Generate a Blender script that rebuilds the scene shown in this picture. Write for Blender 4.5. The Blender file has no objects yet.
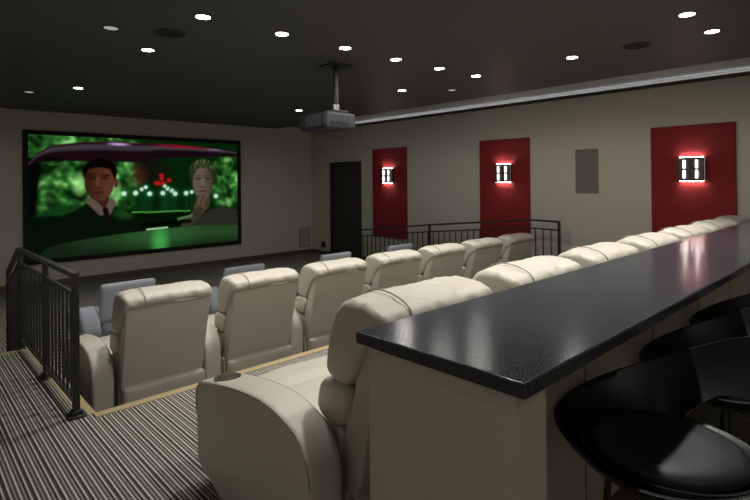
import bpy, bmesh, math, random
from mathutils import Vector, Matrix
random.seed(7)
PI = math.pi
S = bpy.context.scene
C = S.collection
EYE = 1.67          # camera height above the upper platform (z = 0)
K = 1.1             # room-shell scale about the eye height
LOW = -0.45         # lower floor level
XR, YS = 8.28 * K, 11.26 * K        # right wall, screen wall
XL, YB = -0.45, -2.2                # left wall, back wall
ZC = 1.39 * K + EYE                 # ceiling
ZT = 1.465 * K + EYE                # raised tray by the right wall
XT = 7.17 * K                       # tray edge

# ------------------------------------------------------------------ materials
def newmat(name):
    m = bpy.data.materials.new(name); m.use_nodes = True
    nt = m.node_tree; b = nt.nodes['Principled BSDF']
    return m, nt, b

def mat(name, col, rough=.5, metal=0., bump=0., bscale=60., var=0., vscale=4., spec=.5, emit=None, estr=0., coat=0.):
    m, nt, b = newmat(name)
    b.inputs['Base Color'].default_value = (*col, 1)
    b.inputs['Roughness'].default_value = rough
    b.inputs['Metallic'].default_value = metal
    b.inputs['Specular IOR Level'].default_value = spec
    b.inputs['Coat Weight'].default_value = coat
    if emit:
        b.inputs['Emission Color'].default_value = (*emit, 1)
        b.inputs['Emission Strength'].default_value = estr
    if bump or var:
        tc = nt.nodes.new('ShaderNodeTexCoord')
    if bump:
        n = nt.nodes.new('ShaderNodeTexNoise'); n.inputs['Scale'].default_value = bscale
        n.inputs['Detail'].default_value = 4
        bp = nt.nodes.new('ShaderNodeBump'); bp.inputs['Strength'].default_value = bump
        bp.inputs['Distance'].default_value = .01
        nt.links.new(tc.outputs['Object'], n.inputs['Vector'])
        nt.links.new(n.outputs['Fac'], bp.inputs['Height'])
        nt.links.new(bp.outputs['Normal'], b.inputs['Normal'])
    if var:
        n = nt.nodes.new('ShaderNodeTexNoise'); n.inputs['Scale'].default_value = vscale
        n.inputs['Detail'].default_value = 5
        mx = nt.nodes.new('ShaderNodeMixRGB')
        mx.inputs['Color1'].default_value = (*[c * (1 - var) for c in col], 1)
        mx.inputs['Color2'].default_value = (*[min(1, c * (1 + var)) for c in col], 1)
        nt.links.new(tc.outputs['Object'], n.inputs['Vector'])
        nt.links.new(n.outputs['Fac'], mx.inputs['Fac'])
        nt.links.new(mx.outputs['Color'], b.inputs['Base Color'])
    return m

def carpet_mat():
    m, nt, b = newmat('striped_carpet')
    N = nt.nodes.new; L = nt.links.new
    tc = N('ShaderNodeTexCoord'); sp = N('ShaderNodeSeparateXYZ')
    L(tc.outputs['Object'], sp.inputs[0])
    def math_(op, a, bb=None):
        n = N('ShaderNodeMath'); n.operation = op
        for i, v in enumerate((a, bb)):
            if v is None: continue
            if isinstance(v, (int, float)): n.inputs[i].default_value = v
            else: L(v, n.inputs[i])
        return n.outputs[0]
    nz = N('ShaderNodeTexNoise'); nz.inputs['Scale'].default_value = 130; nz.inputs['Detail'].default_value = 2
    L(tc.outputs['Object'], nz.inputs['Vector'])
    jit = math_('MULTIPLY', math_('SUBTRACT', nz.outputs['Fac'], .5), .006)
    x = math_('ADD', sp.outputs['X'], jit)
    f = math_('FRACT', math_('DIVIDE', x, .108))
    r = N('ShaderNodeValToRGB'); L(f, r.inputs['Fac'])
    e = r.color_ramp.elements
    dark, lite, midc, grey = (.050, .048, .043, 1), (.64, .61, .53, 1), (.14, .135, .12, 1), (.34, .325, .28, 1)
    seq = [(0, dark), (.07, dark), (.09, lite), (.15, lite), (.17, midc), (.26, dark), (.28, grey), (.34, grey), (.36, dark), (.45, midc),
           (.47, lite), (.53, lite), (.55, dark), (.63, midc), (.65, grey), (.70, grey), (.72, dark), (.81, dark), (.83, lite), (.88, lite), (.90, midc), (1, dark)]
    e[0].position, e[0].color = seq[0]; e[1].position, e[1].color = seq[-1]
    for p, c in seq[1:-1]:
        q = e.new(p); q.color = c
    # woven dashes along the stripe
    rowid = math_('FLOOR', math_('DIVIDE', sp.outputs['X'], .0205))
    fy = math_('FRACT', math_('ADD', math_('DIVIDE', sp.outputs['Y'], .026), math_('MULTIPLY', rowid, .37)))
    dash = math_('GREATER_THAN', fy, .72)
    mx = N('ShaderNodeMixRGB'); mx.blend_type = 'MULTIPLY'
    L(math_('MULTIPLY', dash, .65), mx.inputs['Fac']); L(r.outputs['Color'], mx.inputs['Color1'])
    mx.inputs['Color2'].default_value = (.35, .35, .35, 1)
    n2 = N('ShaderNodeTexNoise'); n2.inputs['Scale'].default_value = 260
    L(tc.outputs['Object'], n2.inputs['Vector'])
    m2 = N('ShaderNodeMixRGB'); m2.blend_type = 'MULTIPLY'; m2.inputs['Fac'].default_value = .5
    L(mx.outputs['Color'], m2.inputs['Color1']); L(n2.outputs['Color'], m2.inputs['Color2'])
    L(mx.outputs['Color'], b.inputs['Base Color'])
    b.inputs['Roughness'].default_value = .95; b.inputs['Specular IOR Level'].default_value = .1
    bp = N('ShaderNodeBump'); bp.inputs['Strength'].default_value = .5; bp.inputs['Distance'].default_value = .006
    L(n2.outputs['Fac'], bp.inputs['Height']); L(bp.outputs['Normal'], b.inputs['Normal'])
    return m

def granite_mat():
    m, nt, b = newmat('black_granite')
    N = nt.nodes.new; L = nt.links.new
    tc = N('ShaderNodeTexCoord')
    n = N('ShaderNodeTexNoise'); n.inputs['Scale'].default_value = 260; n.inputs['Detail'].default_value = 2
    n3 = N('ShaderNodeTexNoise'); n3.inputs['Scale'].default_value = 9; n3.inputs['Detail'].default_value = 6
    v = N('ShaderNodeTexVoronoi'); v.inputs['Scale'].default_value = 75
    for t in (n, v, n3): L(tc.outputs['Object'], t.inputs['Vector'])
    r = N('ShaderNodeValToRGB'); L(n.outputs['Fac'], r.inputs['Fac'])
    e = r.color_ramp.elements
    e[0].position = .42; e[0].color = (.022, .025, .031, 1)
    e[1].position = .72; e[1].color = (.09, .097, .113, 1)
    r2 = N('ShaderNodeValToRGB'); L(v.outputs['Distance'], r2.inputs['Fac'])
    e = r2.color_ramp.elements
    e[0].position = .06; e[0].color = (.20, .21, .24, 1)
    e[1].position = .12; e[1].color = (0, 0, 0, 1)
    a = N('ShaderNodeMixRGB'); a.blend_type = 'ADD'; a.inputs['Fac'].default_value = .45
    L(r.outputs['Color'], a.inputs['Color1']); L(r2.outputs['Color'], a.inputs['Color2'])
    L(a.outputs['Color'], b.inputs['Base Color'])
    b.inputs['Roughness'].default_value = .15; b.inputs['Specular IOR Level'].default_value = .16
    return m

def wood_mat(name, c1, c2, rough=.5):
    m, nt, b = newmat(name)
    N = nt.nodes.new; L = nt.links.new
    tc = N('ShaderNodeTexCoord'); mp = N('ShaderNodeMapping'); mp.inputs['Scale'].default_value = (3, 40, 40)
    n = N('ShaderNodeTexNoise'); n.inputs['Scale'].default_value = 2; n.inputs['Detail'].default_value = 6
    L(tc.outputs['Object'], mp.inputs[0]); L(mp.outputs[0], n.inputs['Vector'])
    mx = N('ShaderNodeMixRGB'); mx.inputs['Color1'].default_value = (*c1, 1); mx.inputs['Color2'].default_value = (*c2, 1)
    L(n.outputs['Fac'], mx.inputs['Fac']); L(mx.outputs['Color'], b.inputs['Base Color'])
    b.inputs['Roughness'].default_value = rough
    return m

def emit_mat(name, col, st):
    m = bpy.data.materials.new(name); m.use_nodes = True
    nt = m.node_tree; nt.nodes.clear()
    e = nt.nodes.new('ShaderNodeEmission'); o = nt.nodes.new('ShaderNodeOutputMaterial')
    e.inputs[0].default_value = (*col, 1); e.inputs[1].default_value = st
    nt.links.new(e.outputs[0], o.inputs[0]); return m

M = dict(
    wall=mat('taupe_wall_paint', (.56, .525, .445), .85, bump=.15, bscale=220),
    kneewall=mat('brown_taupe_paint', (.56, .50, .42), .85, bump=.15, bscale=220),
    ceiling=mat('charcoal_ceiling_paint', (.068, .068, .065), .55, bump=.05, bscale=180),
    tray=mat('grey_tray_paint', (.42, .43, .45), .8),
    carpet=carpet_mat(),
    nosing=wood_mat('oak_nosing', (.32, .245, .125), (.42, .33, .18)),
    darkwood=wood_mat('dark_wood', (.085, .065, .04), (.13, .10, .062)),
    leather=mat('cream_leather', (.54, .50, .425), .42, bump=.25, bscale=150, var=.04, vscale=6),
    leather_seam=mat('leather_seam', (.30, .26, .20), .5),
    black=mat('black_satin_metal', (.022, .022, .022), .38, bump=.05, bscale=300),
    frame=mat('black_velvet_frame', (.006, .006, .006), .8),
    granite=granite_mat(),
    red=mat('red_wall_fabric', (.24, .007, .010), .8, bump=.4, bscale=500),
    bronze=mat('dark_bronze', (.05, .045, .042), .4, .5),
    steel=mat('brushed_steel', (.66, .64, .61), .22, .9),
    white=mat('white_trim', (.75, .74, .70), .4),
    door=mat('charcoal_door', (.032, .032, .030), .5, bump=.05),
    grille=mat('grille_grey', (.22, .20, .17), .8),
    greyfab=mat('blue_grey_fabric', (.50, .54, .62), .85, bump=.5, bscale=400),
    pvc=mat('projector_shell', (.06, .063, .068), .45),
    pvcdark=mat('projector_dark_shell', (.016, .016, .018), .5),
    stool=mat('black_stool_leather', (.012, .012, .013), .38, bump=.12, bscale=200),
    seatpad=mat('charcoal_seat_leather', (.024, .024, .027), .48, bump=.12, bscale=200),
    chrome=mat('chrome', (.7, .7, .7), .12, 1.),
    glass=mat('dark_lens_glass', (.01, .01, .02), .05, coat=1.),
    lamp=emit_mat('lamp_glow', (1., .93, .82), 30.),
    lampdim=emit_mat('dim_lamp_glow', (1., .95, .88), .35),
    tube=emit_mat('sconce_tube_glow', (1., .95, .90), 4.5),
    led=emit_mat('sconce_led_glow', (1., .86, .78), 45.),
    cove=emit_mat('cove_led_glow', (.84, .90, 1.), 5.),
)

# ------------------------------------------------------------------ helpers
def obj(name, bm, m, parent=None, smooth=True, bevel=0., seg=3, angle=40):
    me = bpy.data.meshes.new(name)
    bmesh.ops.recalc_face_normals(bm, faces=bm.faces)
    bm.to_mesh(me); bm.free()
    o = bpy.data.objects.new(name, me); C.objects.link(o)
    me.materials.append(M[m] if isinstance(m, str) else m)
    if smooth:
        for p in me.polygons: p.use_smooth = True
        me.set_sharp_from_angle(angle=math.radians(angle))
    if bevel:
        b = o.modifiers.new('bevel', 'BEVEL'); b.width = bevel; b.segments = seg; b.limit_method = 'ANGLE'
        b.angle_limit = math.radians(35)
    if parent: o.parent = parent
    return o

def tag(o, label, cat, group=None, kind=None):
    o['label'] = label; o['category'] = cat
    if group: o['group'] = group
    if kind: o['kind'] = kind
    return o

def thing(name, label, cat, loc=(0, 0, 0), rz=0, group=None):
    o = bpy.data.objects.new(name, None); C.objects.link(o)
    o.empty_display_size = .1
    o.location = loc; o.rotation_euler = (0, 0, rz)
    return tag(o, label, cat, group)

def struct(name, bm, m, **k):
    o = obj(name, bm, m, **k); o['kind'] = 'structure'; return o

def copy_tree(o, parent=None):
    c = o.copy(); C.objects.link(c)
    if parent: c.parent = parent
    for ch in [x for x in bpy.data.objects if x.parent == o]: copy_tree(ch, c)
    return c

def box(bm, x0, x1, y0, y1, z0, z1):
    v = [bm.verts.new(p) for p in ((x0, y0, z0), (x1, y0, z0), (x1, y1, z0), (x0, y1, z0),
                                   (x0, y0, z1), (x1, y0, z1), (x1, y1, z1), (x0, y1, z1))]
    for f in ((0, 3, 2, 1), (4, 5, 6, 7), (0, 1, 5, 4), (1, 2, 6, 5), (2, 3, 7, 6), (3, 0, 4, 7)):
        bm.faces.new([v[i] for i in f])
    return bm
def BX(*a): return box(bmesh.new(), *a)

def prism(bm, poly, axis, a, b):
    """polygon in the two other axes, extruded along axis from a to b"""
    def P(p, t):
        q = list(p); q.insert('xyz'.index(axis), t); return q
    A = [bm.verts.new(P(p, a)) for p in poly]; B = [bm.verts.new(P(p, b)) for p in poly]
    bm.faces.new(A); bm.faces.new(B[::-1]); n = len(poly)
    for i in range(n): bm.faces.new((A[i], A[(i + 1) % n], B[(i + 1) % n], B[i]))
    return bm

def tube(bm, pts, r, n=10, r2=None, closed=False):
    pts = [Vector(p) for p in pts]; rings = []; N = len(pts); up = None
    for i, p in enumerate(pts):
        if closed: t = pts[(i + 1) % N] - pts[i - 1]
        else: t = pts[min(i + 1, N - 1)] - pts[max(i - 1, 0)]
        t.normalize()
        if up is None: up = Vector((0, 0, 1)) if abs(t.z) < .9 else Vector((0, 1, 0))
        s = t.cross(up).normalized(); u = s.cross(t).normalized(); up = u
        rr = r if r2 is None else r + (r2 - r) * i / (N - 1)
        rings.append([bm.verts.new(p + (s * math.cos(2 * PI * k / n) + u * math.sin(2 * PI * k / n)) * rr) for k in range(n)])
    for i in range(N if closed else N - 1):
        a, b = rings[i], rings[(i + 1) % N]
        for k in range(n): bm.faces.new((a[k], a[(k + 1) % n], b[(k + 1) % n], b[k]))
    if not closed: bm.faces.new(rings[0][::-1]); bm.faces.new(rings[-1])
    return bm

def lathe(bm, prof, n=32, c=(0, 0, 0), cap=True):
    rings = []
    for r, z in prof:
        rings.append([bm.verts.new((c[0] + r * math.cos(2 * PI * k / n), c[1] + r * math.sin(2 * PI * k / n), c[2] + z)) for k in range(n)])
    for a, b in zip(rings, rings[1:]):
        for k in range(n): bm.faces.new((a[k], a[(k + 1) % n], b[(k + 1) % n], b[k]))
    if cap: bm.faces.new(rings[0][::-1]); bm.faces.new(rings[-1])
    return bm

def smoothpoly(pts, it=2, closed=True):
    for _ in range(it):
        q = []; n = len(pts)
        for i in range(n if closed else n - 1):
            a, b = pts[i], pts[(i + 1) % n]
            q += [tuple(.75 * x + .25 * y for x, y in zip(a, b)), tuple(.25 * x + .75 * y for x, y in zip(a, b))]
        if not closed: q = [pts[0]] + q + [pts[-1]]
        pts = q
    return pts

def loft_x(bm, prof, hw, rnd, nx=14, warp=None, cx=0.):
    """closed (y,z) profile swept along x with softly rounded ends"""
    cy = sum(p[0] for p in prof) / len(prof); cz = sum(p[1] for p in prof) / len(prof)
    st = []
    for k in range(6):
        a = PI / 2 * k / 5; st.append((-hw + rnd * (1 - math.sin(a)), rnd * (1 - math.cos(a))))
    st = sorted(st)
    st = [(-hw + rnd * (1 - math.cos(PI / 2 * k / 5)), rnd * (1 - math.sin(PI / 2 * k / 5))) for k in range(6)]
    mid = [(-hw + rnd + (2 * hw - 2 * rnd) * k / nx, 0.) for k in range(1, nx)]
    stn = st + mid + [(-x, i) for x, i in reversed(st)]
    rings = []
    for x, ins in stn:
        ring = []
        for y, z in prof:
            dy, dz = y - cy, z - cz; d = math.hypot(dy, dz) or 1
            s = max(.15, 1 - ins / d)
            p = Vector((cx + x, cy + dy * s, cz + dz * s))
            if warp: p = warp(p)
            ring.append(bm.verts.new(p))
        rings.append(ring)
    n = len(prof)
    for a, b in zip(rings, rings[1:]):
        for k in range(n): bm.faces.new((a[k], a[(k + 1) % n], b[(k + 1) % n], b[k]))
    bm.faces.new(rings[0][::-1]); bm.faces.new(rings[-1])
    return bm

def rbox(bm, c, size, rad, n=10, warp=None):
    """rounded, finely divided box"""
    h = Vector(size) / 2; c = Vector(c); rad = min(rad, *h)
    tmp = bmesh.new(); bmesh.ops.create_cube(tmp, size=2)
    bmesh.ops.subdivide_edges(tmp, edges=tmp.edges, cuts=n, use_grid_fill=True)
    vm = {}
    for v in tmp.verts:
        q = []
        for i in range(3):
            t = v.co[i]; s = 1 if t >= 0 else -1
            q.append(s * (1 - (1 - abs(t)) ** 1.6) * h[i])    # denser near the edges
        p = Vector(q); inner = Vector([max(-(h[i] - rad), min(h[i] - rad, p[i])) for i in range(3)])
        d = p - inner
        if d.length > 1e-9: p = inner + d.normalized() * rad if d.length > rad * .999 or sum(abs(x) > 1e-6 for x in d) > 1 else p
        p = p + c
        if warp: p = warp(p)
        vm[v.index] = bm.verts.new(p)
    tmp.verts.index_update()
    for f in tmp.faces: bm.faces.new([vm[v.index] for v in f.verts])
    tmp.free(); return bm

def bool_cut(o, cutter):
    md = o.modifiers.new('cut', 'BOOLEAN'); md.object = cutter; md.operation = 'DIFFERENCE'; md.solver = 'EXACT'
    bpy.context.view_layer.update()
    dg = bpy.context.evaluated_depsgraph_get()
    me = bpy.data.meshes.new_from_object(o.evaluated_get(dg))
    o.modifiers.clear(); o.data = me; bpy.data.objects.remove(cutter)
    me.set_sharp_from_angle(angle=math.radians(40))

# ------------------------------------------------------------------ camera
f_px, yaw, pitch, roll = 507.76, .7586, -.0027, .01
r_ = Vector((math.cos(yaw), -math.sin(yaw), 0)); d_ = Vector((math.sin(yaw), math.cos(yaw), 0)); u_ = Vector((0, 0, 1))
D = d_ * math.cos(pitch) - u_ * math.sin(pitch); U = u_ * math.cos(pitch) + d_ * math.sin(pitch)
R2 = r_ * math.cos(roll) - U * math.sin(roll); U2 = r_ * math.sin(roll) + U * math.cos(roll)
cam = bpy.data.cameras.new('camera'); co = bpy.data.objects.new('camera', cam); C.objects.link(co)
mw = Matrix(((R2.x, U2.x, -D.x, 0), (R2.y, U2.y, -D.y, 0), (R2.z, U2.z, -D.z, EYE), (0, 0, 0, 1)))
co.matrix_world = mw
cam.sensor_width = 36; cam.lens = f_px * 36 / 750; cam.shift_y = -(250 - 180.09) / 750
cam.clip_start = .05
S.camera = co

# ------------------------------------------------------------------ setting
PY = 4.09      # front edge of the upper platform
AX, AY = 1.05, 6.20   # left aisle: right edge, front edge
RX = 8.68      # right aisle: left edge
bm = bmesh.new()
box(bm, XL - .1, XR + .1, YB - .1, YS + .1, LOW - .12, LOW)
struct('floor', bm, 'carpet', smooth=False)
bm = BX(XL, XR, YB, PY, LOW, 0); box(bm, XL, AX, PY, AY, LOW, 0)
box(bm, RX, XR, PY, 4.95, LOW, 0)
prism(bm, [(4.95, LOW), (4.95, 0), (9.1, LOW + .002)], 'x', RX, XR)
struct('floor_platform', bm, 'carpet', smooth=False)
bm = BX(XL, AX, AY, AY + .28, LOW, -.15); box(bm, XL, AX, AY + .28, AY + .56, LOW, -.30)
struct('floor_steps', bm, 'carpet', smooth=False)
# oak nosing round the pit
bm = BX(AX - .01, RX, PY - .07, PY + .012, -.03, .008)
struct('trim_1', bm, 'nosing', bevel=.004)
bm = BX(AX - .09, AX + .012, PY + .013, AY, -.03, .008)
struct('trim_2', bm, 'nosing', bevel=.004)
bm = BX(XL, AX - .10, AY - .06, AY + .012, -.03, .008)
for k in (1, 2): box(bm, XL, AX, AY + .28 * k - .04, AY + .28 * k + .012, -.15 * k - .03, -.15 * k + .006)
struct('trim_3', bm, 'nosing', bevel=.004)

H = 3.6
struct('wall_front', BX(XL, XR + .2, YS, YS + .15, LOW - .12, H), 'wall', smooth=False)
# the right wall leaves a hole for the door
DY0, DY1, DZ = 9.263 * K, 10.40 * K, .46 * K + EYE
bm = BX(XR, XR + .15, YB, DY0, LOW - .12, H); box(bm, XR, XR + .15, DY1, YS, LOW - .12, H)
box(bm, XR, XR + .15, DY0, DY1, DZ, H)
struct('wall_right', bm, 'wall', smooth=False)
struct('wall_left', BX(XL - .15, XL, YB, YS + .15, LOW - .12, H), 'wall', smooth=False)
struct('wall_back', BX(XL - .15, XR + .15, YB - .15, YB, LOW - .12, H), 'wall', smooth=False)
struct('ceiling', BX(XL, XT, YB, YS, ZC, H), 'ceiling', smooth=False)
struct('ceiling_tray', BX(XT, XR, YB, YS, ZT, H), 'tray', smooth=False)
struct('baseboard_front', BX(XL, XR, YS - .02, YS, LOW, -1.815 * K + EYE), 'darkwood', bevel=.004)
bm = BX(XR - .02, XR, DY1 + .06, YS - .02, LOW, -1.815 * K + EYE); box(bm, XR - .02, XR, 9.1, DY0 - .06, LOW, -1.815 * K + EYE)
struct('baseboard_right', bm, 'darkwood', bevel=.004)
# crown ledge on the right wall with the cove light on it
bm = bmesh.new(); prism(bm, [(XR - .08, ZT - .115), (XR, ZT - .115), (XR, ZT - .085), (XR - .065, ZT - .085), (XR - .065, ZT - .062), (XR - .08, ZT - .062)], 'y', YB, YS)
struct('trim_4', bm, 'bronze', smooth=False)
cv = thing('cove_light', 'long cool white light strip on the dark ledge above the right wall', 'light strip', (XR - .035, 4.8, ZT - .084))
obj('led_strip', BX(.008, .030, -6.9, 7.2, .001, .006), 'cove', cv)

# door on the right wall
dr = obj('door_1', BX(XR + .03, XR + .075, DY0 + .004, DY1 - .004, LOW + .01, DZ - .004), 'door', bevel=.004); dr['kind'] = 'structure'
bm = BX(XR - .015, XR + .03, DY0 - .05, DY0 + .02, LOW, DZ + .05); box(bm, XR - .015, XR + .03, DY1 - .02, DY1 + .05, LOW, DZ + .05)
box(bm, XR - .015, XR + .03, DY0 + .02, DY1 - .02, DZ - .02, DZ + .05)
obj('door_frame', bm, 'door', dr, bevel=.004)
bm = bmesh.new(); hz = -.80 * K + EYE; hy = 10.22 * K
tube(bm, [(XR + .03, hy, hz), (XR - .03, hy, hz), (XR - .03, hy - .12, hz)], .011)
lathe(bm, [(.001, 0), (.03, 0), (.03, .01)], 20, (0, 0, 0), False)
obj('door_handle', bm, 'steel', dr)

# ------------------------------------------------------------------ projection screen
SX0, SX1, SZ0, SZ1 = 1.805 * K, 6.05 * K, -1.405 * K + EYE, .940 * K + EYE
scr = thing('projection_screen', 'wide black framed screen showing two people driving at night in green light', 'screen', ((SX0 + SX1) / 2, YS, SZ0))
fw = .09; W2 = (SX1 - SX0) / 2; HH = SZ1 - SZ0
bm = BX(-W2 - fw, W2 + fw, -.06, -.005, -fw, 0); box(bm, -W2 - fw, W2 + fw, -.06, -.005, HH, HH + fw)
box(bm, -W2 - fw, -W2, -.06, -.005, 0, HH); box(bm, W2, W2 + fw, -.06, -.005, 0, HH)
obj('frame', bm, 'frame', scr, bevel=.006)

def sst(a, b, x):
    t = max(0., min(1., (x - a) / (b - a))); return t * t * (3 - 2 * t)
def mixc(a, b, t): return tuple(p + (q - p) * t for p, q in zip(a, b))
def ell(u, v, cu, cv_, ru, rv, soft=.12):
    d = math.hypot((u - cu) / ru, (v - cv_) / rv); return 1 - sst(1 - soft, 1 + soft, d)
from mathutils import noise as MN
def nz(u, v, s, seed=0.): return MN.noise(Vector((u * s * 1.75, v * s, seed))) * .5 + .5
def lin(*c): return tuple((x / 255) ** 2.2 for x in c)
ASP = 1.78
def seg(u, v, a, b, w):
    """soft distance to a segment, aspect corrected"""
    px, py = (u - a[0]) * ASP, v - a[1]; dx, dy = (b[0] - a[0]) * ASP, b[1] - a[1]
    t = max(0, min(1, (px * dx + py * dy) / (dx * dx + dy * dy))); return math.hypot(px - t * dx, py - t * dy) / w
def interp(pts, x):
    if x <= pts[0][0]: return pts[0][1]
    if x >= pts[-1][0]: return pts[-1][1]
    n = len(pts)
    def slope(i):
        if i == 0 or i == n - 1: return 0.
        a = (pts[i][1] - pts[i - 1][1]) / (pts[i][0] - pts[i - 1][0]); b = (pts[i + 1][1] - pts[i][1]) / (pts[i + 1][0] - pts[i][0])
        return 0. if a * b <= 0 else 2 * a * b / (a + b)
    for i in range(n - 1):
        (a, b), (c, d) = pts[i], pts[i + 1]
        if x <= c:
            h = c - a; t = (x - a) / h; m0, m1 = slope(i) * h, slope(i + 1) * h
            return (2 * t ** 3 - 3 * t * t + 1) * b + (t ** 3 - 2 * t * t + t) * m0 + (3 * t * t - 2 * t ** 3) * d + (t ** 3 - t * t) * m1
def picture(u, v):
    # blurred foliage and street behind the car
    c = lin(14, 38, 16)
    n = nz(u, v, 9) * .75 + nz(u, v, 22, 3) * .38
    gl = max(ell(u, v, .13, .63, .17, .26, .5), ell(u, v, .37, .66, .085, .22, .5), ell(u, v, .94, .62, .09, .22, .45))
    gl = max(gl, ell(u, v, .10, 1.0, .30, .16, .4))
    c = mixc(c, lin(74, 150, 66), gl * sst(.34, .92, n))
    c = mixc(c, lin(150, 220, 130), gl * .8 * sst(.62, .85, n) + .75 * ell(u, v, .20, .60, .025, .07, .7) + .5 * ell(u, v, .345, .56, .025, .08, .7))
    c = mixc(c, lin(26, 22, 20), .8 * ell(u, v, .53, .72, .09, .10, .5))
    c = mixc(c, lin(78, 32, 34), .5 * ell(u, v, .46, .67, .035, .09, .7))
    # distant street lamps and tail lights
    for x, y, r in ((.392, .513, 1), (.446, .516, 1), (.476, .549, .8), (.495, .567, .8), (.514, .507, 1), (.58, .51, 1), (.604, .551, .9), (.59, .575, .7),
                    (.627, .53, .9), (.643, .502, 1), (.702, .505, 1), (.732, .515, .8), (.87, .468, 1)):
        c = mixc(c, lin(30, 100, 56), .5 * ell(u, v, x, y, .022 * r, .036 * r, .7))
        c = mixc(c, lin(200, 240, 215), ell(u, v, x, y, .0115 * r, .020 * r, .4))
        if v < y: c = mixc(c, lin(30, 80, 44), .18 * ell(u, v, x, y - .12, .012, .12, .8))
    for x, y in ((.573, .676), (.558, .599), (.612, .628), (.581, .601), (.548, .605), (.575, .645)):
        c = mixc(c, lin(200, 26, 40), .8 * ell(u, v, x, y, .010, .016, .7))
    # car sides (door glass edges)
    c = mixc(c, lin(10, 16, 10), sst(.05, .02, u - .06 * (v - .4)) * sst(.88, .8, v))
    # seat back behind the driver and rear deck
    c = mixc(c, lin(24, 60, 28), ell(u, v, .16, .30, .14, .13, .12))
    c = mixc(c, lin(10, 24, 12), sst(.36, .33, v))
    c = mixc(c, lin(70, 140, 60), .8 * (seg(u, v, (.43, .343), (.72, .335), .008) < 1))
    # roof, sun visors
    top = interp([(0, .78), (.04, .86), (.106, .925), (.318, .968), (.59, .966), (.96, .93), (1, .92)], u)
    bot = interp([(0, .74), (.02, .77), (.117, .792), (.51, .795), (.55, .83), (.96, .868), (1, .872)], u)
    
    k = sst(bot - .008, bot + .008, v) * sst(top + .008, top - .008, v)
    t = (v - bot) / max(.01, top - bot)
    rc = mixc(lin(30, 17, 24), lin(62, 58, 62), sst(.5, .72, t) * sst(.95, .8, t))
    rc = mixc(rc, lin(50, 18, 36), sst(.8, .97, t))
    rc = mixc(rc, lin(190, 150, 205), sst(.78, .86, t) * sst(1, .9, t) * (ell(u, v, .37, .955, .035, .022, .9) + .5 * ell(u, v, .86, .92, .04, .022, .9)))
    rc = mixc(rc, lin(130, 22, 44), sst(.7, .86, t) * ell(u, v, .68, .945, .11, .03, .8))
    c = mixc(c, rc, k)
    c = mixc(c, lin(12, 10, 10), ell(u, v, .10, .80, .04, .03, .3) * .8)
    # driver: dark suit, white collar, tie
    sh = interp([(.02, .10), (.045, .24), (.12, .33), (.188, .39), (.24, .445), (.31, .44), (.345, .41), (.42, .33), (.50, .24), (.60, .17)], u)
    c = mixc(c, lin(15, 24, 15), sst(sh + .012, sh - .012, v))
    c = mixc(c, lin(36, 74, 34), .7 * ell(u, v, .40, .345, .05, .05, .6) * sst(sh + .012, sh - .012, v))
    c = mixc(c, lin(58, 36, 26), ell(u, v, .282, .46, .040, .10, .15))                 # neck
    for a, b in (((.243, .46), (.292, .36)), ((.338, .44), (.318, .36))):
        c = mixc(c, lin(92, 80, 70), sst(1.2, .8, seg(u, v, a, b, .030)))
    c = mixc(c, lin(28, 16, 20), sst(1.2, .8, seg(u, v, (.308, .38), (.318, .29), .022)))
    c = mixc(c, lin(16, 11, 8), ell(u, v, .287, .70, .076, .125, .08))                  # hair
    c = mixc(c, lin(80, 48, 36), ell(u, v, .356, .612, .011, .045, .2))                 # ear
    fc = mixc(lin(50, 28, 21), lin(88, 54, 40), sst(.20, .33, u))
    fc = mixc(fc, lin(42, 22, 16), .8 * (ell(u, v, .252, .655, .018, .014, .6) + ell(u, v, .306, .655, .018, .014, .6)))
    fc = mixc(fc, lin(36, 18, 14), .7 * (sst(1.3, .7, seg(u, v, (.236, .678), (.268, .682), .008)) + sst(1.3, .7, seg(u, v, (.290, .682), (.324, .676), .008))))
    fc = mixc(fc, lin(106, 66, 50), .6 * sst(1.4, .5, seg(u, v, (.277, .65), (.274, .59), .014)))
    fc = mixc(fc, lin(56, 28, 20), .7 * ell(u, v, .276, .568, .017, .010, .6))
    fc = mixc(fc, lin(60, 26, 22), .8 * ell(u, v, .277, .527, .026, .011, .5))
    c = mixc(c, fc, ell(u, v, .283, .615, .064, .158, .06) * sst(.752, .735, v + .8 * abs(u - .283) ** 1.3))
    # passenger: short fair hair, hand at the chin
    sh = interp([(.66, .16), (.72, .22), (.78, .28), (.85, .34), (.93, .355), (1, .33)], u)
    c = mixc(c, lin(44, 46, 36), sst(sh + .012, sh - .012, v) * sst(.64, .68, u))
    c = mixc(c, lin(66, 58, 48), ell(u, v, .80, .43, .036, .10, .15))
    c = mixc(c, mixc(lin(40, 50, 30), lin(84, 96, 60), sst(.45, .65, nz(u * 4, v, 18, 9)) * sst(.7, .82, v)), ell(u, v, .797, .69, .078, .145, .08))
    fc = mixc(lin(96, 84, 74), lin(70, 60, 50), sst(.78, .86, u))
    for x in (.770, .822):
        fc = mixc(fc, lin(48, 38, 34), .85 * ell(u, v, x, .645, .017, .013, .6))
        fc = mixc(fc, lin(60, 48, 38), .6 * sst(1.3, .7, seg(u, v, (x - .018, .674), (x + .018, .676), .007)))
    fc = mixc(fc, lin(116, 102, 90), .5 * sst(1.4, .5, seg(u, v, (.795, .64), (.793, .58), .012)))
    fc = mixc(fc, lin(76, 58, 50), .7 * ell(u, v, .794, .562, .014, .009, .6))
    fc = mixc(fc, lin(72, 42, 38), .8 * ell(u, v, .795, .522, .023, .011, .5))
    c = mixc(c, fc, ell(u, v, .795, .60, .056, .165, .06) * sst(.76, .74, v + .8 * abs(u - .795) ** 1.3))
    c = mixc(c, lin(84, 68, 54), ell(u, v, .775, .36, .030, .075, .15))
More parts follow.
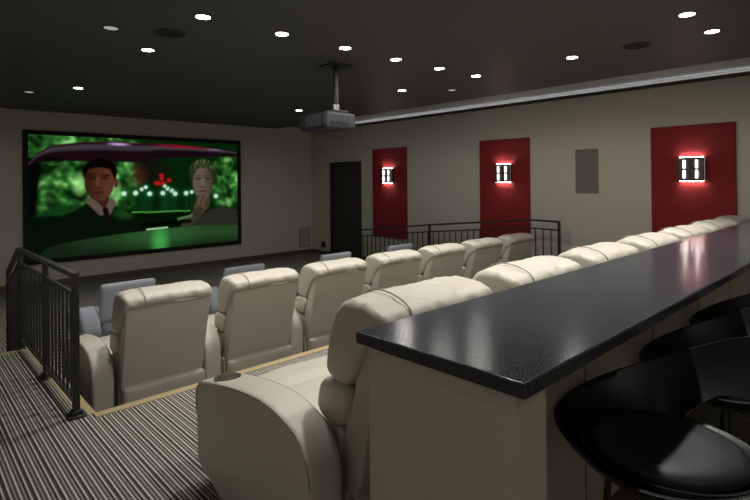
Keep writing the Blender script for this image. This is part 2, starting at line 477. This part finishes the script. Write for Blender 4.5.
    for q in range(4):
        a = (.758 + .012 * q, .40); b = (.768 + .016 * q, .47 + .008 * (2 - abs(q - 1.5)))
        c = mixc(c, lin(94, 76, 60) if q % 2 else lin(78, 62, 50), sst(1.2, .8, seg(u, v, a, b, .012)))
    c = mixc(c, lin(56, 54, 42), sst(1.2, .8, seg(u, v, (.77, .33), (.70, .20), .045)))
    # dashboard and bonnet across the bottom
    da = interp([(0, -.05), (.07, .09), (.25, .14), (.47, .168), (.75, .185), (1, .165)], u)
    dc = mixc(lin(26, 38, 24), lin(44, 72, 42), sst(.0, .55, u) * sst(.0, .16, v + .03))
    dc = mixc(dc, lin(64, 150, 74), ell(u, v, .563, .06, .035, .12, .85) + .15 * ell(u, v, .57, .12, .14, .1, .9))
    c = mixc(c, dc, sst(da + .006, da - .006, v))
    c = mixc(c, lin(170, 215, 160), .85 * sst(1.4, .5, seg(u, v, (.50, .182), (.60, .188), .008)))
    c = mixc(c, lin(8, 12, 8), .9 * sst(1.2, .7, seg(u, v, (.47, .225), (.72, .235), .018)))
    c = mixc(c, lin(90, 130, 80), .7 * sst(1.4, .5, seg(u, v, (.66, .262), (.73, .285), .012)))
    return c
GX, GY = 330, 186
verts = []; cols = []
for j in range(GY + 1):
    for i in range(GX + 1):
        u, v = i / GX, j / GY
        verts.append((-W2 + 2 * W2 * u, -.02, HH * v)); cols.append(picture(u, v))
faces = [(j * (GX + 1) + i, j * (GX + 1) + i + 1, (j + 1) * (GX + 1) + i + 1, (j + 1) * (GX + 1) + i) for j in range(GY) for i in range(GX)]
me = bpy.data.meshes.new('display'); me.from_pydata(verts, [], faces)
ca = me.color_attributes.new('picture', 'FLOAT_COLOR', 'POINT')
for i, c in enumerate(cols): ca.data[i].color = (*c, 1)
m = bpy.data.materials.new('screen_picture'); m.use_nodes = True; nt = m.node_tree; nt.nodes.clear()
at_ = nt.nodes.new('ShaderNodeAttribute'); at_.attribute_name = 'picture'; e = nt.nodes.new('ShaderNodeEmission'); e.inputs[1].default_value = .86
SCREEN_EM = e
o_ = nt.nodes.new('ShaderNodeOutputMaterial'); nt.links.new(at_.outputs['Color'], e.inputs[0]); nt.links.new(e.outputs[0], o_.inputs[0])
me.materials.append(m)
dsp = bpy.data.objects.new('display', me); C.objects.link(dsp); dsp.parent = scr

# ------------------------------------------------------------------ recliners
def wr(p, amp=1., seed=0.):
    """soft leather wrinkles"""
    n = MN.noise(Vector((p.x * 5, p.y * 9, p.z * 9 + seed)))
    n2 = MN.noise(Vector((p.x * 14 + p.z * 10, p.y * 12, p.z * 5 + seed + 7)))
    return (n * .010 + (abs(n2) ** .7) * -.008) * amp

def make_recliner(label, name='recliner'):
    t = thing(name, label, 'recliner')
    flare = lambda z: 1 + .03 * sst(.3, 1.05, z)
    def warp_back(seed, amp):
        def w(p):
            q = Vector((p.x * flare(p.z), p.y, p.z)); d = wr(p, amp, seed)
            q.y += d * (1 if p.y > .05 else -1); q.z += d * (1 if p.z > 1.05 else 0)
            # sag a little at the middle, gather at the corners
            q.z -= .018 * (abs(p.x) / .45) ** 4 * sst(.8, 1.1, p.z)
            return q
        return w
    hp = smoothpoly([(-.185, 1.03), (-.208, 1.075), (-.188, 1.13), (-.09, 1.168), (.02, 1.175), (.11, 1.135), (.15, 1.05), (.182, .93), (.197, .83), (.165, .768), (.0, .765), (-.10, .95)], 2)
    h = obj('headrest', loft_x(bmesh.new(), hp, .392, .04, 36, warp_back(0, 1.6)), 'leather', t, angle=80)
    top = smoothpoly([(-.202, 1.05), (-.211, 1.077), (-.189, 1.134), (-.09, 1.172), (.02, 1.179), (.113, 1.138), (.153, 1.05), (.175, .93)], 2, False)
    for sx in (-.225,):
        bm = bmesh.new(); tube(bm, [(sx * flare(z) + .0, y * 1.0, z + .003 if z > 1.1 else z) for y, z in top], .0035, 6)
        obj('seam', bm, 'leather_seam', h)
    mp = smoothpoly([(.06, .565), (-.01, .77), (.18, .776), (.235, .745), (.262, .67), (.262, .61), (.215, .568)], 2)
    obj('upper_back_cushion', loft_x(bmesh.new(), mp, .395, .035, 24, warp_back(3, 1.)), 'leather', t, angle=80)
    lp = smoothpoly([(.12, .36), (.06, .57), (.24, .575), (.285, .545), (.31, .47), (.27, .38), (.18, .35)], 2)
    obj('lower_back_cushion', loft_x(bmesh.new(), lp, .388, .035, 24, warp_back(6, 1.)), 'leather', t, angle=80)
    bp = smoothpoly([(.03, .27), (-.005, .28), (-.185, 1.02), (-.19, 1.06), (-.15, 1.10), (-.05, 1.05), (-.01, .80), (.07, .6), (.15, .28)], 1)
    obj('back_panel', loft_x(bmesh.new(), bp, .374, .02, 12, lambda p: Vector((p.x * flare(p.z), p.y, p.z))), 'leather', t, angle=50)
    bm = bmesh.new(); n = 14
    tube(bm, [(x * 1.03, -.196, 1.036 + .004 * math.cos(x * 9)) for x in [-.37 + .74 * k / n for k in range(n + 1)]], .004, 6)
    obj('piping', bm, 'leather_seam', t)
    rbox_bm = rbox(bmesh.new(), (0, .005, .165), (.748, .115, .27), .025, 8, lambda p: Vector((p.x, p.y - .03 * sst(.02, .28, p.z), p.z)))
    obj('rear_valance', rbox_bm, 'leather', t)
    obj('base', BX(-.38, .38, .06, 1.0, .02, .30), 'leather', t, bevel=.01)
    def seatw(p):
        q = Vector(p); q.z += .018 * math.cos(p.x * 3.2) * (1 if p.z > .42 else 0) + wr(p, .7, 11)
        q.z -= .022 * math.exp(-((p.y - .80) / .018) ** 2) if p.z > .42 else 0
        return q
    obj('seat_cushion', rbox(bmesh.new(), (0, .68, .40), (.775, .80, .20), .06, 26, seatw), 'leather', t, angle=80)
    obj('footrest', rbox(bmesh.new(), (0, 1.075, .25), (.77, .13, .42), .05, 14), 'leather', t, angle=80)
    t2 = make_arm(t, -.51)
    return t

AP = [(.03, .02), (.03, .40), (.045, .49), (.09, .56), (.17, .62), (.38, .668), (.62, .655), (.85, .618), (1.00, .59), (1.07, .565), (1.105, .51), (1.10, .40), (1.09, .02)]
arm_mesh = {}
def make_arm(t, cx):
    def w(p):
        s = .92 + .08 * sst(.1, .9, p.y)
        top = sst(.5, .66, p.z)
        return Vector((cx + (p.x) * s, p.y, p.z - .02 * top * 0))
    prof = []
    for i, p in enumerate(AP):
        prof.append(p)
    prof = smoothpoly(prof, 1)
    o = obj('armrest', loft_x(bmesh.new(), prof, .10, .03, 6, w), 'leather', t, angle=50)
    cb = bmesh.new(); lathe(cb, [(.067, 0), (.067, .2)], 32, (cx - .004, .89, .515))
    cut = obj('cutter', cb, 'steel'); bool_cut(o, cut)
    for s in (-1, 1):
        bm = bmesh.new(); pts = smoothpoly(AP[1:-1], 2, False)
        tube(bm, [(cx + s * (.092) * (.92 + .08 * sst(.1, .9, y)), y + .010 if y < .1 else y, z - .009) for y, z in pts], .0045, 6)
        obj('piping', bm, 'leather_seam', o)
    ch = obj('cup_holder', lathe(bmesh.new(), [(.001, .522), (.062, .522), (.065, .602), (.078, .606), (.078, .612), (.062, .612), (.059, .528), (.001, .526)], 40, (cx - .004, .89, .0), False), 'steel', t)
    return o

ORD = ['leftmost', 'second from the left', 'third from the left', 'middle', 'third from the right', 'second from the right', 'rightmost']
proto = None
ROWS = (('front', 1.835, 4.85, LOW), ('rear', 1.83, 1.67, 0.))
for rn, x0, y0, z0 in ROWS:
    for i in range(7):
        if rn == 'front':
            lb = ['cream leather recliner beside the left black railing, leftmost of the lower row',
                  'cream leather recliner second from the left railing in the lower row',
                  'cream leather recliner third from the left railing in the lower row',
                  'cream leather recliner in the exact middle of the lower row',
                  'cream leather recliner third from the right end of the lower row',
                  'cream leather recliner second from the right end of the lower row',
                  'cream leather recliner at the right end of the lower row by the far railing'][i]
        else:
            lb = ['cream leather recliner nearest the camera, at the open end of the granite bar',
                  'cream leather recliner second from the near end of the row along the bar',
                  'cream leather recliner third from the near end of the row along the bar',
                  'cream leather recliner in the middle of the row behind the granite bar',
                  'cream leather recliner third from the red panelled wall in the row along the bar',
                  'cream leather recliner second from the red panelled wall in the row along the bar',
                  'cream leather recliner closest to the red panelled wall in the row along the bar'][i]
        if proto is None:
            o = proto = make_recliner(lb)
            o['group'] = 'recliners in the lower row'
        else:
            o = copy_tree(proto); o['label'] = lb
            o['group'] = 'recliners in the lower row' if rn == 'front' else 'recliners in front of the bar'
        o.location = (x0 + 1.02 * i, y0, z0)
        last = o
    make_arm(last, .51)

# ------------------------------------------------------------------ grey lounge chairs by the screen
def make_lounge(label):
    t = thing('lounge_chair', label, 'lounge chair', group='blue grey lounge chairs by the screen')
    lean = lambda p: Vector((p.x, p.y - .22 * (p.z - .35), p.z))
    obj('backrest', rbox(bmesh.new(), (-.04, .10, .62), (.67, .10, .50), .045, 12, lean), 'greyfab', t, angle=80)
    obj('seat', rbox(bmesh.new(), (0, .48, .32), (.66, .80, .20), .06, 12), 'greyfab', t, angle=80)
    for s in (-1, 1):
        prof = smoothpoly([(.0, .14), (.0, .44), (.12, .62), (.40, .50), (.88, .44), (.90, .14)], 2)
        obj('armrest', loft_x(bmesh.new(), prof, .11, .05, 6, lambda p, s=s: Vector((s * (.45 + (p.z - .2) * .12) + p.x, p.y, p.z))), 'greyfab', t, angle=60)
    for sx in (-1, 1):
        for sy in (.10, .80):
            obj('leg', tube(bmesh.new(), [(sx * .42, sy, .15), (sx * .45, sy + (.02 if sy > .5 else -.02), 0)], .02, 10, .013), 'black', t)
    return t
lc = make_lounge('blue grey lounge chair left of the others, behind the leftmost cream recliner')
for i, (x, y, lb) in enumerate(((2.23, 6.95, None), (3.89, 6.95, 'blue grey lounge chair second from the left railing, nearly hidden by recliners'),
                             (5.66, 6.95, 'blue grey lounge chair second from the right, before the dark door'),
                             (7.30, 6.95, 'blue grey lounge chair nearest the red panels, rightmost of the four'))):
    o = lc if i == 0 else copy_tree(lc)
    if lb: o['label'] = lb
    o.location = (x, y, LOW)

# ------------------------------------------------------------------ railings
def ypath(pts, y):
    for (a, b), (c, d) in zip(pts, pts[1:]):
        if y <= c: return b + (d - b) * (y - a) / (c - a)
    return pts[-1][1]
def railing(label, x, top, floor, posts, gap, step, plates=True):
    t = thing('railing', label, 'railing', (x, posts[0], ypath(floor, posts[0])), 0)
    ox, oy, oz = t.location
    P = lambda dx, y, z: (dx, y - oy, z - oz)
    def bar(nm, off, ya, yb, r, src=top, w=None):
        ys = [ya] + [y for y, _ in src if ya < y < yb] + [yb]
        bm = bmesh.new()
        for a, b in zip(ys, ys[1:]):
            za, zb = ypath(src, a) + off, ypath(src, b) + off
            prism(bm, [(a - oy, za - oz - r), (b - oy, zb - oz - r), (b - oy, zb - oz + r), (a - oy, za - oz + r)], 'x', -(w or r), (w or r))
        return obj(nm, bm, 'black', t, smooth=False, bevel=.003, seg=1)
    bar('top_rail', -.018, posts[0] - .02, posts[-1] + .02, .018, w=.024)
    bar('middle_rail', -gap, posts[0], posts[-1], .013)
    bar('bottom_rail', .10, posts[0], posts[-1], .015, src=floor, w=.018)
    for y in posts:
        z0, z1 = ypath(floor, y), ypath(top, y) - .02
        po = obj('post', BX(-.022, .022, y - oy - .022, y - oy + .022, z0 - oz, z1 - oz), 'black', t, bevel=.003, seg=1)
        if plates:
            bm = BX(-.06, .06, y - oy - .06, y - oy + .06, z0 - oz, z0 - oz + .012); box(bm, -.035, .035, y - oy - .035, y - oy + .035, z0 - oz + .012, z0 - oz + .04)
            obj('base_plate', bm, 'black', po, bevel=.004, seg=1)
    y = posts[0] + step
    while y < posts[-1] - .03:
        if min(abs(y - p) for p in posts) > .05:
            obj('baluster', BX(-.008, .008, y - oy - .008, y - oy + .008, ypath(floor, y) + .10 - oz, ypath(top, y) - gap - oz), 'black', t, smooth=False)
        y += step
    return t
railing('short black metal railing standing at the left, along the aisle edge', .945,
        [(4.0, 1.035), (6.42, 1.018), (7.10, .70), (7.2, .65)], [(4.0, 0.008), (6.20, 0.008), (6.21, -.15), (6.48, -.15), (6.49, -.30), (6.76, -.30), (6.77, LOW), (8, LOW)],
        [4.15, 5.15, 6.36, 7.10], .155, .125)
railing('long black metal railing sloping down behind the recliners, below the red panels', 8.70,
        [(4.3, .925), (4.95, .935), (7.42, .705), (10.6, .345)], [(4.3, 0), (4.95, 0), (9.1, LOW), (12, LOW)],
        [4.37, 7.42, 10.2], .17, .155)

# ------------------------------------------------------------------ bar
ox, oy, BE = 1.206, 1.1, XR - .004
bar_ = thing('bar_counter', 'long bar with black speckled granite top on a taupe knee wall', 'bar counter', (ox, oy, 0))
bm = BX(0, BE - ox, .705 - oy, 1.385 - oy, 1.085, 1.13)
obj('countertop', bm, 'granite', bar_, bevel=.008, seg=3)
bm = bmesh.new(); prism(bm, [(1.235 - ox, .75 - oy), (1.40 - ox, .75 - oy), (1.40 - ox, 1.04 - oy), (BE - ox, 1.04 - oy), (BE - ox, 1.345 - oy), (1.235 - ox, 1.345 - oy)], 'z', 0, 1.085)
obj('knee_wall', bm, 'kneewall', bar_, smooth=False)
xx = 2.3
while xx < XR - .1:
    obj('panel_joint', BX(xx - ox, xx + .006 - ox, 1.036 - oy, 1.041 - oy, .1, 1.08), 'grille', bar_, smooth=False); xx += .9
obj('skirting', BX(1.401 - ox, BE - ox, 1.025 - oy, 1.04 - oy, 0, .09), 'darkwood', bar_, bevel=.003)

# ------------------------------------------------------------------ bar stools
def make_stool(label):
    t = thing('bar_stool', label, 'bar stool', group='black bar stools at the granite bar')
    # local +x = back of the stool
    bm = bmesh.new()
    lathe(bm, [(.02, .60), (.12, .605), (.20, .625), (.26, .66), (.295, .70), (.292, .71), (.275, .705), (.245, .672), (.19, .655), (.02, .65)], 72)
    obj('seat_shell', bm, 'stool', t, angle=70)
    ZTOP = [(0, 1.075), (11, 1.055), (37, .965), (57, .89), (80, .825), (101, .78), (125, .745), (160, .722), (180, .718)]
    RTOP = [(0, .43), (60, .425), (100, .42), (130, .405), (160, .36), (180, .34)]
    ZBOT = [(0, .835), (15, .825), (32, .76), (44, .69), (55, .655), (90, .645), (180, .645)]
    RBOT = [(0, .375), (20, .365), (44, .30), (60, .262), (180, .25)]
    bm = bmesh.new(); rows = []; steps = 120
    for i in range(steps):
        th = 2 * PI * i / steps; a = math.degrees(th); a = min(a, 360 - a)
        zt, rt, zb, rb = (interp(q, a) for q in (ZTOP, RTOP, ZBOT, RBOT))
        row = []; m = 8
        for side in (0, 1):
            for j in range(m + 1):
                w = j / m if side == 0 else 1 - j / m
                r = rb + (rt - rb) * w ** .8 + .012 * math.sin(w * PI) - (.016 if side else 0)
                z = zb + (zt - zb) * w - (.0 if side == 0 else -.004 * (1 - w))
                row.append(bm.verts.new((r * math.cos(th), r * math.sin(th), z)))
        rows.append(row)
    L_ = len(rows[0])
    for i in range(steps):
        a, b = rows[i], rows[(i + 1) % steps]
        for j in range(L_): bm.faces.new((a[j], a[(j + 1) % L_], b[(j + 1) % L_], b[j]))
    obj('backrest', bm, 'stool', t, angle=60)
    bm = bmesh.new(); lathe(bm, [(.01, .66), (.20, .66), (.235, .675), (.250, .698), (.242, .72), (.215, .734), (.12, .730), (.01, .726)], 48)
    obj('seat_pad', bm, 'seatpad', t, angle=80)
    for q in range(4):
        a = PI / 4 + q * PI / 2
        lg = obj('leg', tube(bmesh.new(), [(.19 * math.cos(a), .19 * math.sin(a), .62), (.24 * math.cos(a), .24 * math.sin(a), 0)], .013, 12), 'black', t)
    obj('footrest_ring', tube(bmesh.new(), [(.225 * math.cos(a * PI / 20), .225 * math.sin(a * PI / 20), .28) for a in range(40)], .009, 8, closed=True), 'chrome', t)
    return t
st = make_stool('black bucket bar stool in the foreground, nearest the bar corner')
STP = ((2.01, .61, -35), (2.92, .60, -35), (3.80, .60, -35))
for i, (x, y, a) in enumerate(STP):
    o = st if i == 0 else copy_tree(st)
    o.location = (x, y, 0); o.rotation_euler.z = math.radians(a)
    if i: o['label'] = ('black bucket bar stool directly behind the foreground one, second from the corner', 'black bucket bar stool furthest along the bar, barely showing at the right edge')[i - 1]

# ------------------------------------------------------------------ red panels and sconces
PN = ((8.776, 7.692, 8.308, 'furthest, beside the dark door'), (5.744, 4.689, 5.24, 'middle one, above the railing'), (2.676, 1.62, 2.155, 'nearest, above the bar'))
for a, b, s, lb in PN:
    a, b, s = a * K, b * K, s * K
    p = obj('wall_panel', BX(-.05, 0, -(a - b) / 2, (a - b) / 2, 0, (.7606 + 1.29) * K), 'red', bevel=.006)
    p.location = (XR, (a + b) / 2, -1.29 * K + EYE)
    tag(p, 'tall red fabric wall panel, ' + lb, 'wall panel', 'red wall panels')
    t = thing('wall_sconce', 'lit sconce with glowing tubes, on the red panel ' + lb.replace('one, ', '').replace(',', ''), 'sconce', (XR - .05, s - .075 * s / 9.1, .13 * K + EYE), 0, 'sconces on the red panels')
    w, h, dp = .185, .185, .07
    obj('back_plate', BX(-.02, 0, -w * .8, w * .8, -h * .85, h * .85), 'bronze', t, bevel=.003)
    obj('body', BX(-dp, -.0205, -w, w, -h, h), 'bronze', t, bevel=.004)
    bm = bmesh.new()
    for yc in (-.165, -.02, .0, .02, .165): box(bm, -dp - .006, -dp, yc - .005, yc + .005, -h + .01, h - .01)
    box(bm, -dp - .008, -dp - .0062, -w, w, -.006, .006)
    obj('slatted_front', bm, 'bronze', t, smooth=False)
    for sy in (-.085, .085):
        for z0, z1 in ((-h + .045, -.016), (.016, h - .045)):
            bm = bmesh.new(); lathe(bm, [(.001, z0), (.015, z0), (.017, z0 + .006), (.017, z1 - .006), (.015, z1), (.001, z1)], 16, (-dp - .022, sy, 0), False)
            obj('glass_tube', bm, 'tube', t)
    for sgn in (-1, 1):
        a_, b_ = sorted((sgn * (h + .0005), sgn * (h + .004)))
        obj('lamp', BX(-.045, -.020, -w * .88, w * .88, a_, b_), 'led', t, smooth=False)
    obj('edge_strip', BX(-dp - .004, -dp, -w - .006, -w + .002, -h, h), 'white', t, smooth=False)

# ------------------------------------------------------------------ small things on the walls
sp = thing('in_wall_speaker', 'flush rectangular taupe speaker grille on the right wall between red panels', 'speaker', (XR, 3.665 * K, .133 * K + EYE))
obj('bezel', BX(-.012, 0, -.21, .21, -.40, .40), 'grille', sp, bevel=.004)
bm = bmesh.new()
for q in range(26):
    y = -.19 + .38 * q / 25; box(bm, -.016, -.012, y - .003, y + .003, -.38, .38)
obj('grille_bars', bm, 'grille', sp, smooth=False)
th = thing('thermostat', 'small pale square control plate high on the right wall above the door', 'thermostat', (XR, 9.143 * K, 1.229 * K + EYE))
obj('plate', BX(-.02, 0, -.07, .07, -.08, .08), 'white', th, bevel=.004); obj('cover', BX(-.03, -.02, -.05, .05, -.055, .055), 'tray', th, bevel=.003)
ou = thing('wall_outlet', 'small black outlet plate low on the right wall beside the door', 'outlet', (XR, 10.75 * K, -1.66 * K + EYE))
obj('plate', BX(-.012, 0, -.10, .10, -.085, .085), 'black', ou, bevel=.006); obj('socket', BX(-.02, -.012, -.05, .05, -.05, .05), 'pvcdark', ou, bevel=.004)
gr = thing('wall_vent', 'taupe louvred air vent low on the screen wall near the corner', 'vent', (8.04 * K, YS, -1.47 * K + EYE))
obj('frame', BX(-.20, .20, -.012, 0, -.30, .27), 'grille', gr, bevel=.004)
bm = bmesh.new()
for q in range(22):
    z = -.27 + .52 * q / 21; box(bm, -.17, .17, -.018, -.012, z - .006, z + .006)
obj('louvres', bm, 'wall', gr, smooth=False)
se = thing('motion_sensor', 'tiny white sensor at the top of the screen wall', 'sensor', (6.90 * K, YS, 1.35 * K + EYE))
obj('housing', rbox(bmesh.new(), (0, -.03, 0), (.10, .06, .07), .02, 4), 'white', se); obj('lens', lathe(bmesh.new(), [(.001, -.03), (.02, -.028), (.028, -.015), (.03, 0)], 16, (0, -.045, -.03), False), 'grille', se)

# ------------------------------------------------------------------ projector
px, py = 3.84 * K, 4.714 * K
pj = thing('projector', 'dark grey projector hanging from a black ceiling pole', 'projector', (px, py, ZC))
obj('ceiling_plate', BX(-.16, .16, -.16, .16, -.02, 0), 'black', pj, bevel=.004)
obj('pole', tube(bmesh.new(), [(0, 0, -.02), (0, 0, -.58)], .032, 16), 'black', pj)
obj('pole_collar', lathe(bmesh.new(), [(.034, -.60), (.045, -.595), (.045, -.52), (.034, -.515)], 20), 'steel', pj)
obj('mount_bracket', BX(-.12, .12, -.10, .10, -.62, -.595), 'pvc', pj, bevel=.004)
def pw(p):
    q = Vector(p)
    if p.y > 0: q.x = -.10 + (q.x + .10) * (1 - .10 * (p.y / .34) ** 2)
    return q
bd = obj('body', rbox(bmesh.new(), (-.10, .10, -.745), (.50, .62, .23), .06, 14, pw), 'pvcdark', pj, angle=60)
obj('rear_panel', rbox(bmesh.new(), (-.10, -.215, -.745), (.46, .04, .19), .02, 6), 'pvc', bd)
bm = bmesh.new()
for q in range(9): box(bm, -.358, -.346, -.12 + q * .035, -.10 + q * .035, -.82, -.67)
obj('side_vent', bm, 'pvc', bd, smooth=False)
bm = bmesh.new(); lathe(bm, [(.07, 0), (.075, .05), (.06, .06), (.055, .02), (.001, .01)], 28, (0, 0, 0), False)
bmesh.ops.rotate(bm, cent=(0, 0, 0), matrix=Matrix.Rotation(-PI / 2, 3, 'X'), verts=bm.verts); bmesh.ops.translate(bm, vec=(-.1, .405, -.745), verts=bm.verts)
obj('lens', bm, 'glass', bd)
bm = bmesh.new()
for q in range(4): box(bm, -.28 + q * .08, -.23 + q * .08, -.242, -.234, -.80, -.77)
obj('connectors', bm, 'pvcdark', bd, smooth=False)

# ------------------------------------------------------------------ ceiling lights
def make_downlight(label, lit):
    t = thing('recessed_downlight' if lit else 'recessed_downlight', label, 'ceiling light', group='recessed ceiling lights')
    obj('trim_ring', lathe(bmesh.new(), [(.064, -.001), (.092, -.006), (.10, -.004), (.10, 0)], 32, cap=False), 'ceiling', t)
    obj('lamp', lathe(bmesh.new(), [(.001, -.003), (.064, -.003)], 32, cap=False), 'lamp' if lit else 'lampdim', t, smooth=False)
    return t
DL = [  # x, y (unscaled), lit, label
    (1.885, 4.06, 1, 'bright recessed ceiling light at upper left, left end of the middle line'),
    (2.647, 4.039, 1, 'bright recessed ceiling light second from the left in the middle line'),
    (3.411, 4.032, 1, 'bright recessed ceiling light just right of the projector pole'),
    (4.169, 4.031, 1, 'bright recessed ceiling light fourth in the middle line'),
    (4.91, 4.0, 1, 'bright recessed ceiling light second from the right in the middle line'),
    (5.632, 3.968, 1, 'bright recessed ceiling light at the right end of the middle line'),
    (1.925, 5.442, 1, 'bright recessed ceiling light above the left side of the screen, left of the middle line'),
    (5.662, 5.352, 1, 'bright recessed ceiling light above the middle red panel'),
    (6.218, 4.825, 0, 'small dim recessed light near the cove above the middle red panel'),
    (1.411, 4.887, 0, 'dim greyish recessed ceiling light at the far upper left'),
    (1.935, 8.246, 1, 'bright recessed ceiling light close to the upper left corner of the screen'),
    (1.476, 9.062, 0, 'very dim recessed ceiling light at the far left by the screen wall'),
    (5.708, 8.144, 1, 'bright recessed ceiling light left of the projector body'),
    (5.617, 2.643, 1, 'bright recessed ceiling light left of the round ceiling speaker'),
    (4.892, 1.293, 1, 'bright recessed ceiling light at the top right edge of the photo'),
    (5.639, 1.284, 1, 'bright recessed ceiling light right of the round ceiling speaker'),
    (4.15, 1.29, 2, 'recessed ceiling light over the middle of the bar, above the frame'),
    (3.40, 1.29, 2, 'recessed ceiling light over the second recliner of the bar row'),
    (2.65, 1.30, 2, 'recessed ceiling light over the near part of the bar'),
    (1.89, 1.33, 2, 'recessed ceiling light over the bar corner'),
    (1.89, 2.70, 2, 'recessed ceiling light over the seat of the nearest recliner'),
    (.25, -1.1, 2, 'added unseen fill light behind the open end of the bar'),  # unseen fill lamp, added to brighten the end of the knee wall
]
protos = {}
SPOT, SPILL = 92., 15.
for x, y, lit, lb in DL:
    k = bool(lit)
    if k not in protos: o = protos[k] = make_downlight(lb, k)
    else: o = copy_tree(protos[k]); o['label'] = lb
    o.location = (x * K, y * K, ZC)
    if lit:
        for nm, en, size, bl in (('downlight_beam', SPOT, 84, .9), ('downlight_spill', SPILL, 176, .3)):
            l = bpy.data.lights.new(nm, 'SPOT'); l.energy = en; l.spot_size = math.radians(size); l.spot_blend = bl
            l.color = (1., .975, .92); l.shadow_soft_size = .05
            lo = bpy.data.objects.new(nm, l); C.objects.link(lo); lo.location = (x * K, y * K, ZC - .02)
for x, y, lb in ((5.631, 1.951, 'round black speaker in the ceiling between the lights at upper right'), (1.859, 4.694, 'round black speaker in the ceiling at upper left, barely visible')):
    t = thing('ceiling_speaker', lb, 'speaker', (x * K, y * K, ZC), 0, 'ceiling speakers')
    obj('rim', lathe(bmesh.new(), [(.125, -.002), (.135, -.010), (.15, -.008), (.152, 0)], 36, cap=False), 'pvcdark', t)
    obj('mesh_cover', lathe(bmesh.new(), [(.001, -.006), (.125, -.006)], 36, cap=False), 'frame', t)

# ------------------------------------------------------------------ render look
w = bpy.data.worlds.new('world'); S.world = w; w.use_nodes = True
w.node_tree.nodes['Background'].inputs[0].default_value = (.01, .01, .012, 1)
vs = S.view_settings
S.display_settings.display_device = 'sRGB'
vs.view_transform = 'Standard'; vs.look = 'None'; vs.gamma = 1; vs.use_curve_mapping = False
EXPO = 0.12
vs.exposure = EXPO
